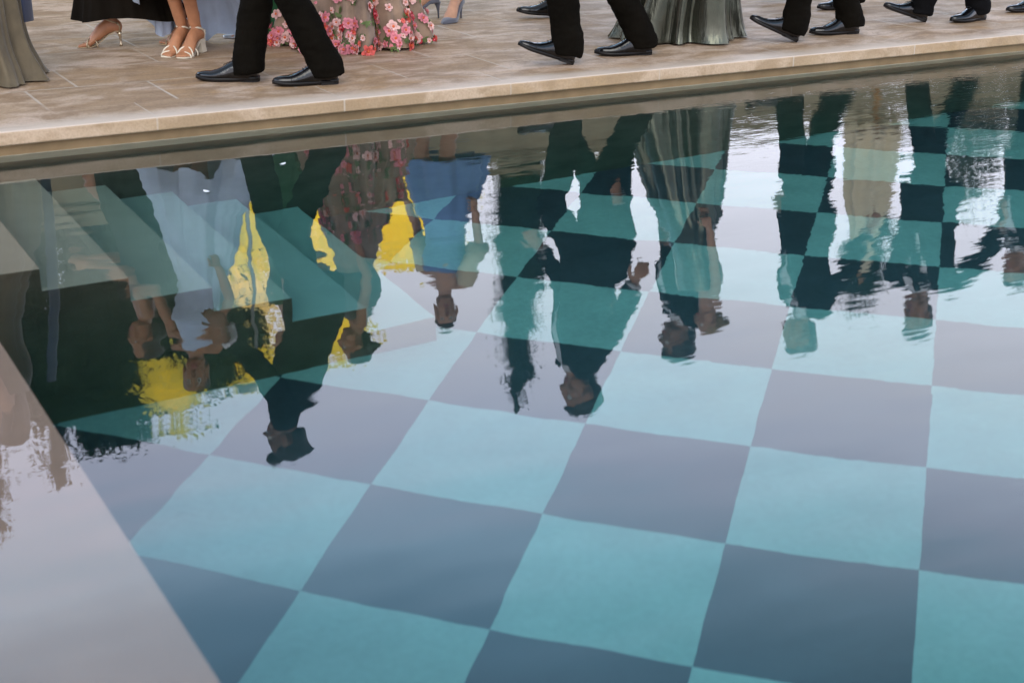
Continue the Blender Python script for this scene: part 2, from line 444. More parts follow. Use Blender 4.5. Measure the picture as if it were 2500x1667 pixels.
# ------------------------------------------------------------------ people
def ik(r, t, a, bl, pole):
    r, t = np.asarray(r, float), np.asarray(t, float)
    d = t - r; L = np.linalg.norm(d)
    L2 = min(L, (a+bl)*.999); d = unit(d); t = r + d*L2
    x = (a*a - bl*bl + L2*L2)/(2*L2); h = math.sqrt(max(a*a-x*x, 0))
    p = unit(np.asarray(pole, float) - d*(np.asarray(pole, float) @ d))
    return r + d*x + p*h, t

def hd(deg): return A(math.cos(math.radians(deg)), math.sin(math.radians(deg)), 0)

def foot_frame(heel, deg, pitch=0, roll=0):
    """heel bottom point, axes forward/left/up with the toe raised by pitch degrees"""
    f = hd(deg); l = A(-f[1], f[0], 0); u = A(0, 0, 1)
    c, s = math.cos(math.radians(pitch)), math.sin(math.radians(pitch))
    return np.asarray(heel, float), f*c + u*s, l, u*c - f*s

def P3(fr, x, y, z): return fr[0] + fr[1]*x + fr[2]*y + fr[3]*z

def oxford(parent, fr, side=1, L=.305):
    """pointed lace-up shoe: upper, sole, heel block, laces"""
    sc = L/.305
    st = [(-.004, .020, .030, .062), (.004, .030, .020, .074), (.03, .036, .018, .082), (.065, .037, .018, .088), (.10, .036, .018, .092), (.13, .038, .018, .080),
          (.165, .044, .016, .062), (.20, .046, .016, .049), (.23, .042, .017, .042), (.258, .036, .017, .041), (.28, .028, .018, .038), (.295, .018, .020, .034), (.303, .006, .023, .030)]
    rings = []
    for x, w, zb, zt in st:
        r = []; yo = side * -.006 * math.sin(min(max(x/.3, 0), 1)*math.pi)
        for j in range(20):
            a = TAU*j/20; c, s_ = math.cos(a), math.sin(a)
            y = math.copysign(abs(c)**.75, c)*w
            z = (zt*1.13-zb)*(abs(s_)**.8 if s_ > 0 else -abs(s_)**1.6*.0) + zb
            if s_ < 0: y *= .94
            r.append(P3(fr, x*sc, (y+yo)*sc, z*sc))
        rings.append(np.array(r))
    b = MB(); b.loft(rings)
    # quarter edge and cap seam, as raised ridges
    for x, w, z in ((.222, .0435, .0445),):
        pts = [P3(fr, (x-.012*math.sin(a)**2)*sc, math.cos(a)*w*sc, (.018+(z*1.13-.016)*math.sin(a)**.8)*sc) for a in np.linspace(.15, math.pi-.15, 12)]
        b.tube(pts, [.0013]*12, 5)
    o = b.build('shoe', M['patent'], parent)
    # sole
    b = MB(); top, bot = [], []
    out = [(-.008, .012), (-.004, .026), (.02, .036), (.06, .036), (.10, .032), (.14, .040), (.19, .049), (.23, .045), (.262, .038), (.288, .026), (.305, .010), (.3085, .0)]
    loop = [(x, w) for x, w in out] + [(x, -w) for x, w in out[::-1][1:]]
    def zof(x): return .012 if x < .09 else (.006 if x < .25 else .006 + (x-.25)*.16)
    rg = [np.array([P3(fr, x*sc, y*sc - side*.006*math.sin(min(max(x/.3, 0), 1)*math.pi)*sc, (zof(x)+dz)*sc) for x, y in loop]) for dz in (-.004, .006, .0125)]
    b.loft(rg); b.build('sole', M['sole'], o)
    b = MB(); hl = [(-.007, .012), (-.003, .025), (.02, .035), (.055, .035), (.078, .033)]
    loop = [(x, w) for x, w in hl] + [(x, -w) for x, w in hl[::-1]]
    b.loft([np.array([P3(fr, x*sc, y*sc, z*sc) for x, y in loop]) for z in (.0, .006, .0125)]); b.build('heel', M['sole'], o, False)
    b = MB()
    for i in range(5):
        x = .105 + i*.014; z = .103 - i*.0068 + .001
        b.tube([P3(fr, x*sc, y*sc, (z + .002 - y*y*9)*sc) for y in (-.018, -.009, 0, .009, .018)], [.0018]*5, 6)
    for sg in (-1, 1):
        b.tube([P3(fr, (.10 + .01*k)*sc, sg*.012*k*sc, (.107+.004*math.sin(k*1.5))*sc) for k in range(3)], [.0016]*3, 5)
    b.build('lace', M['lace'], o)
    return o

def heeled_foot(b, fr, hh, S=1, side=1):
    """bare foot on a heel: ankle to five toes, added to a body builder"""
    hz = hh
    H_ = lambda x, y, z: P3(fr, x*S, y*S, z*S)
    b.tube([H_(.012, 0, hz+.035), H_(.05, 0, hz*.88+.045), (H_(.09, 0, hz*.66+.038)), H_(.125, 0, hz*.34+.03), H_(.155, -.002, hz*.08+.024), H_(.18, 0, .017)],
           [(.028, .032), (.028, .038), (.028, .034), (.033, .027), (.040, .019), (.039, .012)], 14, side=fr[2], dome=True)
    b.ell(H_(.0, 0, hz+.03), (.028, .027, .034), fr[1:4])
    tl = [(.028, .058, .0115), (.010, .056, .0085), (-.006, .050, .008), (-.020, .043, .0075), (-.033, .034, .0075)]
    for y, l, r in tl:
        y *= -side
        b.tube([H_(.165, y*.9, .016), H_(.165+l*.55, y, .0155), H_(.165+l, y*1.03, .010)], [r*1.05, r*.95, r*.85], 9, dome=True)

def hand(b, wrist, d, pal, thumb, S=1, curl=.45):
    """palm and five fingers; d = along hand, pal = palm normal, thumb = thumb side"""
    d = unit(d); pal = unit(pal - d*(pal @ d)); thumb = unit(thumb - d*(thumb @ d) - pal*(thumb @ pal))
    w = np.asarray(wrist, float)
    b.tube([w, w+d*.03*S, w+d*.065*S, w+d*.088*S], [(.025*S, .018*S), (.033*S, .016*S), (.041*S, .0145*S), (.039*S, .012*S)], 14, side=thumb, dome=True)
    fl = [(.030, .070, 0.00), (.0095, .078, .05), (-.011, .073, .12), (-.0315, .058, .2)]
    for y, L, ex in fl:
        p = w + d*.085*S + thumb*y*S; a = .12 + curl*.35 + ex*.6; pts = [p - d*.012*S, p]; dd = d
        for k, q in enumerate((.45, .32, .23)):
            dd = d*math.cos(a) + pal*math.sin(a); p = p + dd*L*q*S; pts.append(p); a += curl*(1 + ex)*.9
        b.tube(pts, [.0095*S, .0092*S, .0088*S, .008*S, .0068*S], 9, dome=True)
    p = w + d*.022*S + thumb*.026*S; pts = [p - thumb*.012*S, p]
    for ang, l in ((.75, .034), (.45, .030), (.25, .024)):
        p = p + (d*math.cos(ang) + thumb*math.sin(ang)*.9 + pal*.35*math.sin(ang))*l*S; pts.append(p)
    b.tube(pts, [.013*S, .0125*S, .0108*S, .0098*S, .008*S], 9, dome=True)

def person(name_label, root, head_deg, h, feet, lean=(0, 0), face=None, arms=None, sex='m', skin_i=0,
           hair='dark', hairstyle='short', build=1.0, category='person', footkind='oxford', hh=0.0, back=0.0, headshift=(0, 0), group=None):
    """returns root empty and joints dict; feet = [(heel x, y, dir, pitch)] left then right"""
    S = h/1.75
    o = thing('person', (root[0], root[1], HT), name_label, category, group)
    O = A(root[0], root[1], HT)
    f = hd(head_deg); l = A(-f[1], f[0], 0); up = A(0, 0, 1)
    J = dict(S=S, f=f, l=l, o=o)
    hipz = .925*S + hh*.9
    fr = []
    for (x, y, dg, pt) in feet: fr.append(foot_frame(A(x, y, HT) - O, dg, pt))
    ank = [P3(q, .045*S, 0, .085*S + hh) for q in fr]
    pel = A(lean[0]*.15, lean[1]*.15, 0) + (ank[0] + ank[1])*.5 - f*back; pel[2] = hipz
    hips = [pel + l*.088*S*s for s in (1, -1)]
    TH, SHN = .435*S, .425*S
    for _ in range(20):
        ok = all(np.linalg.norm(hips[i]-ank[i]) <= (TH+SHN)*.995 for i in (0, 1))
        if ok: break
        pel[2] -= .01; hips = [pel + l*.088*S*s for s in (1, -1)]
    knee = []
    for i in (0, 1):
        k, a_ = ik(hips[i], ank[i], TH, SHN, f); knee.append(k)
    ln = A(lean[0], lean[1], 0)
    waist = pel + up*.14*S + ln*.22
    chest = pel + up*.33*S + ln*.6
    neck = pel + up*.525*S + ln
    fc = hd(face) if face is not None else f
    headc = neck + up*.155*S + fc*.02*S + A(headshift[0], headshift[1], 0)
    sw = (.185 if sex == 'm' else .158)*S*build
    sh = [neck - up*.055*S + l*sw*s - f*.005 for s in (1, -1)]
    UA, FA = .285*S, .255*S
    arms = arms or [(.10, .06, -.02), (-.10, .06, -.02)]
    elb, wri = [], []
    for i, (fx, oy, uz) in enumerate(arms):
        s = 1 if i == 0 else -1
        t = sh[i] + f*fx*S + l*s*oy*S + up*(-(UA+FA)*.97 + uz*S)
        e, w = ik(sh[i], t, UA, FA, -f*1.0 + l*s*.35)
        elb.append(e); wri.append(w)
    J.update(pel=pel, hips=hips, knee=knee, ank=ank, waist=waist, chest=chest, neck=neck, head=headc, sh=sh, elb=elb, wri=wri, fr=fr, fc=fc, sw=sw, sex=sex, build=build)
    # ---- the body
    b = MB(); w_ = 1 if sex == 'm' else .88
    b.tube([pel - up*.07*S, pel, waist, chest - up*.05*S, chest+up*.06*S, neck - up*.06*S, neck - up*.01*S],
           [(.13*S*w_, .10*S), (.155*S, .105*S), (.125*S*w_, .09*S), (.145*S*w_, .10*S), (.15*S*w_, .095*S), (.12*S*w_, .07*S), (.06*S, .055*S)], 20, side=l, dome=True)
    if sex == 'f':
        for s in (1, -1): b.ell(chest + f*.075*S + l*s*.065*S + up*.01*S, .055*S)
    b.tube([neck - up*.05*S, neck + up*.03*S, headc - up*.045*S - fc*.01], [.060*S*w_, .052*S*w_, .052*S*w_], 14)
    for i in (0, 1):
        s = 1 if i == 0 else -1
        b.tube([neck - up*.035*S, sh[i] + up*.01*S, sh[i] - up*.02*S], [.045*S, .048*S*w_, .045*S*w_], 12, dome=True)
        b.tube([sh[i], (sh[i]*.6+elb[i]*.4), elb[i], elb[i]*.65+wri[i]*.35, wri[i]], [.046*S*w_, .043*S*w_, .036*S*w_, .037*S*w_, .025*S*w_], 14, dome=True)
        d = unit(wri[i]-elb[i]) + f*.05
        hand(b, wri[i], d, -l*s + f*.15, f, S*(1 if sex == 'm' else .9), .5)
        b.tube([hips[i], hips[i]*.6+knee[i]*.4, knee[i], knee[i]*.7+ank[i]*.3 - f*.012*S, knee[i]*.3+ank[i]*.7, ank[i]],
               [.082*S, .074*S, .052*S, .053*S, .037*S, .033*S], 16, dome=True)
        if footkind == 'oxford':
            q = fr[i]; b.tube([P3(q, .03, 0, .045), P3(q, .09, 0, .042), P3(q, .16, 0, .030)], [.022, .022, .011], 10, dome=True)
            b.tube([ank[i], P3(q, .035, 0, .05)], [.030*S, .024], 10)
        else:
            q = fr[i]; heeled_foot(b, q, hh, S*1.0, 1 if i == 0 else -1)
            b.tube([ank[i] + up*.05, ank[i], P3(q, .02*S, 0, hh + .04)], [.031*S, .031*S, .029*S], 12, dome=True)
    hl = A(-fc[1], fc[0], 0)
    ax = (fc, hl, up)
    hs = S if sex == 'm' else S*.97
    K = lambda x, y, z: headc + fc*x*hs + hl*y*hs + up*z*hs
    b.ell(K(-.015, 0, .035), (.096*hs, .074*hs, .09*hs), ax)             # skull
    b.ell(K(.018, 0, -.03), (.066*hs, .058*hs, .075*hs), ax)             # face
    b.ell(K(.045, 0, -.088), (.032*hs, .034*hs, .024*hs), ax)            # chin
    b.ell(K(.066, 0, .028), (.020*hs, .052*hs, .014*hs), ax)             # brow
    for s in (1, -1):
        b.ell(K(.052, s*.036, -.028), (.024*hs, .022*hs, .022*hs), ax)   # cheek
        b.ell(K(-.012, s*.075, -.01), (.020*hs, .009*hs, .033*hs), ax)   # ear
        b.ell(K(.02, s*.045, -.065), (.04*hs, .018*hs, .026*hs), ax)     # jaw
    b.tube([K(.080, 0, .022), K(.094, 0, -.010), K(.100, 0, -.026)], [.009*hs, .0115*hs, .015*hs], 10, dome=True)
    for s in (1, -1): b.ell(K(.088, s*.011, -.030), .0095*hs)
    b.ell(K(.079, 0, -.055), (.014*hs, .024*hs, .008*hs), ax); b.ell(K(.076, 0, -.069), (.013*hs, .021*hs, .008*hs), ax)
    body = b.build('body', [SK[skin_i], M['lip']], o); remesh(body, .0055, 3)
    # paint the lips by face position
    me = body.data; n = len(me.polygons); c = np.empty(n*3); me.polygons.foreach_get('center', c); c = c.reshape(-1, 3) - headc
    x, y, z = c @ fc / hs, c @ hl / hs, c[:, 2] / hs
    lip = (x > .076) & (abs(y) < .023 - abs(z+.062)*.5) & (z < -.049) & (z > -.077)
    me.polygons.foreach_set('material_index', lip.astype(int))
    for s in (1, -1):
        e = MB(); e.ell(K(.069, s*.031, .003), .0135*hs, ax, 14, 10)
        eb = e.build('eye', M['eye'], body)
        e = MB(); e.ell(K(.0795, s*.031, .003), (.0045*hs, .0068*hs, .0068*hs), ax, 12, 8); e.build('iris', M['iris'], body)
    # ---- hair
    b = MB()
    if hairstyle == 'short':
        b.ell(K(-.030, 0, .055), (.098*hs, .082*hs, .085*hs), ax); b.ell(K(.03, 0, .105), (.055*hs, .06*hs, .03*hs), ax); b.ell(K(-.07, 0, -.0), (.045*hs, .06*hs, .06*hs), ax)
    elif hairstyle == 'quiff':
        b.ell(K(-.028, 0, .055), (.100*hs, .083*hs, .088*hs), ax); b.ell(K(-.07, 0, -.0), (.045*hs, .06*hs, .06*hs), ax)
        b.ell(K(.055, .01, .12), (.05*hs, .055*hs, .034*hs), ax); b.tube([K(-.08, 0, .07), K(-.135, 0, .05)], [.05*hs, .012*hs], 10, dome=True)
    elif hairstyle == 'bun':
        b.ell(K(-.028, 0, .048), (.096*hs, .083*hs, .088*hs), ax); b.ell(K(-.06, 0, 0), (.05*hs, .066*hs, .07*hs), ax); b.ell(K(-.115, 0, .02), .05*hs)
    else:
        b.ell(K(-.028, 0, .050), (.100*hs, .086*hs, .090*hs), ax)
        for s in (1, -1):
            b.tube([K(.02, s*.075, .06), K(-.0, s*.088, -.02), K(-.02, s*.09, -.12), K(-.03, s*.08, -.24)], [.02*hs, .03*hs, .035*hs, .02*hs], 10, dome=True)
        b.tube([K(-.07, 0, .03), K(-.085, 0, -.08), K(-.085, 0, -.2), K(-.075, 0, -.30)], [(.075*hs, .05*hs), (.088*hs, .045*hs), (.085*hs, .035*hs), (.05*hs, .02*hs)], 14, side=hl, dome=True)
    hr = b.build('hair', HAIR[hair], o)
    remesh(hr, .008, 3, lambda c: .006*noise.noise(Vector((c[0]*40, c[1]*40, c[2]*12))))
    return J

def wr(amp, sx, sz):
    return lambda c: amp*(noise.noise(Vector((c[0]*sx, c[1]*sx, c[2]*sz))) + .5*noise.noise(Vector((c[0]*sx*2.3+7, c[1]*sx*2.3, c[2]*sz*2.5))))

def trousers(J, m, hem=(.076, .066), waistz=.07):
    S, f, l, o = J['S'], J['f'], J['l'], J['o']; up = A(0, 0, 1); b = MB()
    b.tube([J['pel'] + up*waistz*S, J['pel'], J['pel'] - up*.08*S], [(.155*S, .115*S), (.172*S, .13*S), (.15*S, .115*S)], 24, side=l, dome=True)
    for i in (0, 1):
        h, k, a, q = J['hips'][i], J['knee'][i], J['ank'][i], J['fr'][i]
        # the leg falls over the shoe, lower at the heel
        e = P3(q, .038, 0, .034); sh_ = unit(a - k)
        b.tube([h, h*.65+k*.35, k + f*.004, k*.62+a*.38 - f*.004, k*.25+a*.75, a*.75 + e*.25, e], [(.093*S, .088*S), (.088*S, .086*S), (.071*S, .074*S), (.070*S, .076*S), (.067*S, .074*S), (.069, .076), (hem[1], hem[0])], 22, side=l)
    t = b.build('trousers', m, o)
    remesh(t, .008, 4, wr(.008, 9, 18))
    return t

def jacket(J, m, length=.14, shirt=True, tie='bow', open_=.30):
    S, f, l, o, B = J['S'], J['f'], J['l'], J['o'], J['build']; up = A(0, 0, 1); b = MB()
    pel, waist, chest, neck = J['pel'], J['waist'], J['chest'], J['neck']
    b.tube([pel - up*length*S, pel, waist, chest - up*.03*S, chest + up*.07*S, neck - up*.055*S, neck - up*.01*S],
           [(.200*S*B, .155*S), (.192*S*B, .148*S), (.168*S*B, .130*S), (.190*S*B, .138*S), (.195*S*B, .128*S), (.165*S*B, .092*S), (.078*S, .072*S)], 28, side=l)
    for i in (0, 1):
        s, e, w = J['sh'][i], J['elb'][i], J['wri'][i]
        b.tube([neck - up*.045*S, s + up*.012*S, s - up*.03*S], [.055*S, .066*S, .062*S], 14, dome=True)
        b.tube([s, s*.6+e*.4, e, e*.6+w*.4, e*.06+w*.94], [.071*S, .066*S, .058*S, .055*S, .046*S], 16, dome=False)
        b.ell(s, .066*S)
    t = b.build('jacket', m, o); remesh(t, .009, 4, wr(.005, 8, 10))
    # collar, lapels, shirt front and tie
    if shirt:
        def front(u, t_):   # u across -1..1, t 0 waist .. 1 neck, just proud of the jacket
            c = waist*(1-t_) + (neck - up*.02*S)*t_ + (chest - (waist*.45+neck*.55))*4*t_*(1-t_)*.5
            wd = (.012 + .085*t_*(1 if t_ < .85 else 1 - (t_-.85)*3))*S*open_/.30
            dp = .136 - .02*t_ - .045*max(0, t_-.6)/.4 - (.012*max(0, .3-t_)/.3)
            return c + l*u*wd + f*(dp*S*math.sqrt(max(0, 1-(u*wd/(.19*S))**2)) + .012)
        b = MB(); g = 9; V = [front(u, t_) for t_ in np.linspace(0.05, 1, 14) for u in np.linspace(-1, 1, g)]
        F = [(i*g+j, i*g+j+1, (i+1)*g+j+1, (i+1)*g+j) for i in range(13) for j in range(g-1)]
        b.add(V, F)
        b.tube([neck - up*.035*S, neck - up*.005*S, neck + up*.03*S], [.078*S, .070*S, .060*S], 20, cap=False)
        b.build('shirt', M['shirt'], o)
        b = MB()
        for s in (1, -1):
            pts = [front(s*1.0, .06), front(s*1.15, .4), front(s*1.2, .8), neck + l*s*.062*S - up*.012*S, neck - f*.06*S + up*.012*S + l*s*.03*S]
            b.tube([p + f*.003 for p in pts], [(.014*S, .005), (.03*S, .006), (.028*S, .006), (.018*S, .007), (.015*S, .006)], 10, side=l)
        b.build('lapel', m, o)
        b = MB(); c = neck + f*.088*S - up*.018*S
        if tie == 'bow':
            for s in (1, -1): b.tube([c, c + l*s*.022*S, c + l*s*.05*S], [(.006, .005), (.014*S, .009), (.024*S, .007)], 8, side=up)
            b.ell(c, (.009, .009, .011))
            b.build('bow_tie', M['suit'], o)
        elif tie:
            b.tube([c, front(0, .6)+f*.008, front(0, .25)+f*.008], [(.018*S, .01), (.026*S, .007), (.035*S, .006)], 8, side=l); b.build('tie', M['suit_navy'], o)
    for i in (0, 1):
        w, e = J['wri'][i], J['elb'][i]; d = unit(w-e); b = MB()
        b.tube([w - d*.03*S, w - d*.004*S], [.043*S, .040*S], 14); b.build('shirt_cuff', M['shirt'], o)
    return t

def gown(J, m, rows, name='gown', nth=180, folds=((9, 1.0, .3), (17, .55, 1.9), (31, .25, .7)), mats=None, extra=None, sharp=1.0, seed=0, hemwave=0):
    """rows = [(centre, radius along left, radius along front, fold depth)] from bust to hem"""
    o, f, l = J['o'], J['f'], J['l']; b = MB()
    th = np.linspace(0, TAU, nth, endpoint=False)
    # smooth interpolation between rows
    R = []
    k = len(rows); C = np.array([np.r_[r[0], r[1], r[2], r[3]] for r in rows]); tt = np.linspace(0, k-1, max(40, k*12))
    def cr(p0, p1, p2, p3, u): return .5*((2*p1) + (p2-p0)*u + (2*p0-5*p1+4*p2-p3)*u*u + (3*p1-p0-3*p2+p3)*u**3)
    rings = []
    for t in tt:
        i = min(int(t), k-2); u = t - i
        q = cr(C[max(i-1, 0)], C[i], C[i+1], C[min(i+2, k-1)], u)
        w = np.zeros(nth); s = t/(k-1)
        for (n_, a_, ph) in folds:
            x = np.sin(n_*th + ph + seed + 1.3*math.sin(s*3 + n_)*.5 + .6*np.sin(2*th+seed))
            w += a_*(np.sign(x)*np.abs(x)**sharp)
        rad = 1 + w*q[5]
        z = np.full(nth, q[2])
        if hemwave: z = z + hemwave(th)*(s**2)
        ring = np.stack([q[0] + np.cos(th)*rad*q[3]*l[0] + np.sin(th)*rad*q[4]*f[0], q[1] + np.cos(th)*rad*q[3]*l[1] + np.sin(th)*rad*q[4]*f[1], np.maximum(z, .004)], -1)
        rings.append(ring)
    b.loft(rings, cap=False)
    if extra: extra(b, rings)
    return b.build(name, mats or m, o)

def strap_sandal(J, i, kind, hh, m, heelm, S):
    """sole plate, heel and straps wrapped round the bare foot"""
    o = J['o']; q = J['fr'][i]; side = 1 if i == 0 else -1
    H_ = lambda x, y, z: P3(q, x*S, y*S, z*S)
    b = MB(); n = 14; rg = []
    for x, w in [(-.024, .014), (-.014, .023), (.01, .026), (.05, .026), (.09, .026), (.125, .032), (.155, .040), (.18, .043), (.205, .041), (.225, .033), (.236, .022)]:
        t = min(max((x-.01)/.145, 0), 1); zc = hh*(1 - (3*t*t - 2*t**3)) + .004
        rg.append(np.array([H_(x, w, zc-.004), H_(x, w, zc+.002), H_(x, -w, zc+.002), H_(x, -w, zc-.004)]))
    b.loft(rg); sh = b.build('sandal', m, o, False)
    b = MB()
    if kind == 'block':
        b.loft([np.array([H_(x, y, z) for x, y in ((-.026+s1, w), (.024+s2, w), (.024+s2, -w), (-.026+s1, -w))]) for z, w, s1, s2 in ((0, .026, -.006, .0), (.012, .025, -.004, 0), (hh*.6, .021, .0, .0), (hh+.002, .022, -.002, .012))])
    else:
        b.tube([H_(-.012, 0, hh), H_(-.014, 0, hh*.72), H_(-.016, 0, hh*.4), H_(-.016, 0, hh*.22), H_(-.016, 0, hh*.1), H_(-.016, 0, 0)], [.018*S, .010*S, .0065*S, .0075*S, .011*S, .010*S], 12)
    b.build('heel', heelm, sh, kind != 'block')
    def ring(x, z, dx, rad, tilt=0, lo=-.3, hi=math.pi+.3, w=.004, shift=0):
        pts = []
        for a in np.linspace(lo, hi, 16):
            pts.append(H_(x + dx*math.cos(a), math.cos(a)*rad[0], z + math.sin(a)*rad[1]))
        return pts
    hz = hh
    def strap(pts, w):
        b = MB(); b.tube(pts, [w]*len(pts), 6); b.build('strap', m, sh)
    strap(ring(.185, .004, .015*side, (.045, .024)), (.004, .002))
    strap(ring(.150, hz*.08+.006, -.03*side, (.045, .042)), (.004, .002))
    strap(ring(.150, hz*.08+.006, .03*side, (.045, .042)), (.004, .002))
    strap([H_(.028 + .040*math.cos(a), .036*math.sin(a), hz + .062 + .016*math.cos(a)) for a in np.linspace(0, TAU, 22)], (.0045, .0022))
    for s in (1, -1): strap([H_(-.012, s*.022, hz+.004), H_(-.014, s*.027, hz+.035), H_(0, s*.033, hz+.055)], (.005, .002))
    return sh

def pump(J, i, hh, m, S=1):
    o = J['o']; q = J['fr'][i]; H_ = lambda x, y, z: P3(q, x*S, y*S, z*S); b = MB()
    rings = []
    for x, w, top, open_ in [(-.034, .012, hh+.055, 0), (-.03, .024, hh+.062, 0), (-.01, .033, hh+.058, .7), (.03, .035, hh*.95+.040, .82), (.08, .036, hh*.66+.028, .85), (.125, .042, hh*.34+.026, .85), (.155, .048, .040+hh*.1, .8), (.180, .049, .036, .45), (.20, .046, .033, .0), (.225, .038, .027, 0), (.25, .024, .021, 0), (.268, .010, .016, 0), (.275, .003, .013, 0)]:
        t = min(max((x-.01)/.145, 0), 1); zb = hh*(1 - (3*t*t - 2*t**3))
        rings.append(np.array([H_(x, math.cos(a)*w, zb + .001 + (top-zb)*(max(0, math.sin(a))**.8 if open_ == 0 else min(max(0, math.sin(a))**.8, .45+.55*(1-open_)))) for a in np.linspace(-.35, math.pi+.35, 18)]))
    b.loft(rings, closed=True)
    sh = b.build('shoe', m, o)
    b = MB(); b.tube([H_(-.020, 0, hh+.006), H_(-.024, 0, hh*.75), H_(-.026, 0, hh*.4), H_(-.027, 0, 0)], [.024*S, .012*S, .0065*S, .0055*S], 10); b.build('heel', m, sh)
    return sh

def man(label, root, deg, h, feet, m='suit', shoe_len=.282, tie='bow', **kw):
    J = person(label, root, deg, h, feet, **kw)
    trousers(J, M[m]); jacket(J, M[m], tie=tie)
    for i in (0, 1): oxford(J['o'], J['fr'][i], 1 if i == 0 else -1, shoe_len)
    return J

Z = A(0, 0, 1)
# --- the man in the near foreground
man('man in a black dinner suit mid-stride beside the pool, in front of the green dress', (2.2, .55), 155, 1.68,
    [(2.485, .350, 165, 0), (2.195, .565, 146, 0)], lean=(-.14, .06), back=.10, face=150, arms=[(.24, .10, .06), (-.16, .14, .03)], hairstyle='quiff', skin_i=2, build=1.16)
# --- the man left of the satin gown
man('man in black suit striding with one toe raised, left of the satin gown', (3.88, .46), 162, 1.72,
    [(3.67, .300, 166, 19), (4.175, .375, 160, 0)], lean=(-.06, .03), back=-.05, face=165, arms=[(-.22, .10, .04), (.12, .10, .03)], hairstyle='short', skin_i=0, build=1.30, headshift=(.05, -.03))
# --- behind him
man('man in black suit partly hidden behind the man beside the satin gown', (4.62, 1.66), 168, 1.72,
    [(5.02, 1.42, 168, 0), (4.47, 1.72, 167, 6)], arms=[(.0, .02, .0), (.0, .02, .0)], hair='brown')
# --- dark-haired man walking behind the satin gown
man('dark-haired man in black suit walking behind the satin gown', (5.00, 1.28), 165, 1.90,
    [(5.02, 1.16, 165, 0), (5.20, 1.28, 165, 0)], arms=[(.15, .08, .05), (.0, .1, .02)], skin_i=2, build=1.15)
# --- right of the gown
man('man in black suit with heel down and toe raised, right of the satin gown', (5.34, .50), 174, 1.63,
    [(5.075, .355, 160, 24), (5.575, .445, 167, 0)], lean=(.01, .0), face=170, arms=[(-.26, .06, .05), (.04, .06, .0)], hair='grey', skin_i=0, build=.94)
man('man in black suit further back, only his shoes and cuffs in the frame', (6.18, 1.42), 165, 1.70,
    [(6.27, 1.22, 170, 0), (6.13, 1.62, 160, 18)], hair='brown', skin_i=1)
man('man in black suit and white shirt, last shoes along the row at the right', (6.42, .58), 206, 1.76,
    [(6.215, .605, 168, 18), (6.60, .525, 186, 0)], lean=(.0, .0), face=190, arms=[(-.05, .24, .10), (-.10, -.05, .0)], hair='grey', skin_i=0, build=.95, tie='tie', m='suit_navy')
man('man in black suit beyond the end of the row, mirrored in the rippled water', (7.42, .70), 175, 1.62,
    [(7.22, .62, 170, 0), (7.58, .78, 175, 0)], skin_i=0)

# --- woman in the taupe gown
J = person('woman in a long taupe chiffon gown trailing on the paving at the left end', (1.10, 1.20), 165, 1.56,
    [(1.15, 1.12, 160, 0), (1.05, 1.28, 165, 0)], sex='f', hair='brown', hairstyle='long', skin_i=1, footkind='heel', hh=.07, arms=[(.12, .06, .0), (.05, .05, .0)])
gown(J, M['taupe'], [(J['chest']+Z*.09, .135, .115, .0), (J['chest']+Z*.0, .145, .135, .005), (J['waist'], .125, .105, .012), (J['pel']-Z*.05, .175, .14, .03), (A(.02, 0, .55), .20, .17, .055), (A(.03, -.01, .2), .215, .19, .085), (A(.04, -.02, .06), .24, .22, .11), (A(.03, -.03, .006), .27, .25, .13)], seed=.8)
b = MB(); p0 = J['neck'] - Z*.02 + J['l']*.05
b.tube([A(.15, -.16, 1.2), A(.20, -.13, .9), A(.225, -.10, .6), A(.235, -.09, .25)], [(.03, .006), (.035, .008), (.035, .01), (.03, .006)], 10, side=A(.8, .5, 0)); b.build('sash', M['sash'], J['o'])
# --- woman in the black dress
J = person('woman in a long black dress and gold strappy stiletto sandals', (1.95, 1.82), 170, 1.50,
    [(2.30, 1.755, 172, 0), (1.905, 1.835, 168, 0)], sex='f', hair='brown', hairstyle='bun', skin_i=0, footkind='heel', hh=.085, arms=[(.32, -.08, .20), (.32, -.08, .20)], face=195, back=-.15)
gown(J, M['black_dress'], [(J['chest']+Z*.07, .13, .115, .0), (J['chest'], .14, .135, .004), (J['waist'], .118, .10, .008), (J['pel']-Z*.05, .17, .135, .02), (A(.0, 0, .6), .18, .21, .03), (A(0.02, 0, .3), .17, .25, .04), (A(0.03, 0, .165), .175, .285, .05)],
     hemwave=lambda th: .02*np.sin(3*th+1) - .025*np.cos(th))
for i in (0, 1): strap_sandal(J, i, 'stiletto', .085, M['gold'], M['goldmetal'], J['S'])
# --- woman in the pale blue dress
J = person('woman in a ruffled pale blue dress and cream block-heeled strappy sandals', (2.12, 1.37), 214, 1.55,
    [(2.215, 1.46, 226, 0), (2.165, 1.515, 222, 0)], sex='f', hair='dark', hairstyle='bun', skin_i=0, footkind='heel', hh=.07, arms=[(.05, .10, .02), (.28, .02, .16)], face=245, lean=(-.07, .03))
ruff = lambda th: -.29*np.clip(np.sin(th-math.pi+.65), 0, 1) + .03*np.sin(9*th) + .05*np.clip(np.sin(th), 0, 1)
gown(J, M['blue'], [(J['neck']-Z*.03, .06, .06, .0), (J['chest']+Z*.05, .13, .115, .0), (J['chest'], .14, .135, .004), (J['waist'], .12, .10, .02), (J['pel'], .17, .14, .04), (A(.02, 0.02, .62), .21, .20, .05), (A(.06, .05, .42), .27, .28, .07), (A(.10, .12, .29), .32, .32, .11)], hemwave=ruff, folds=((7, 1.0, .3), (15, .6, 1.9), (29, .3, .7)))
for i in (0, 1): strap_sandal(J, i, 'block', .07, M['white_leather'], M['white_leather'], J['S'])
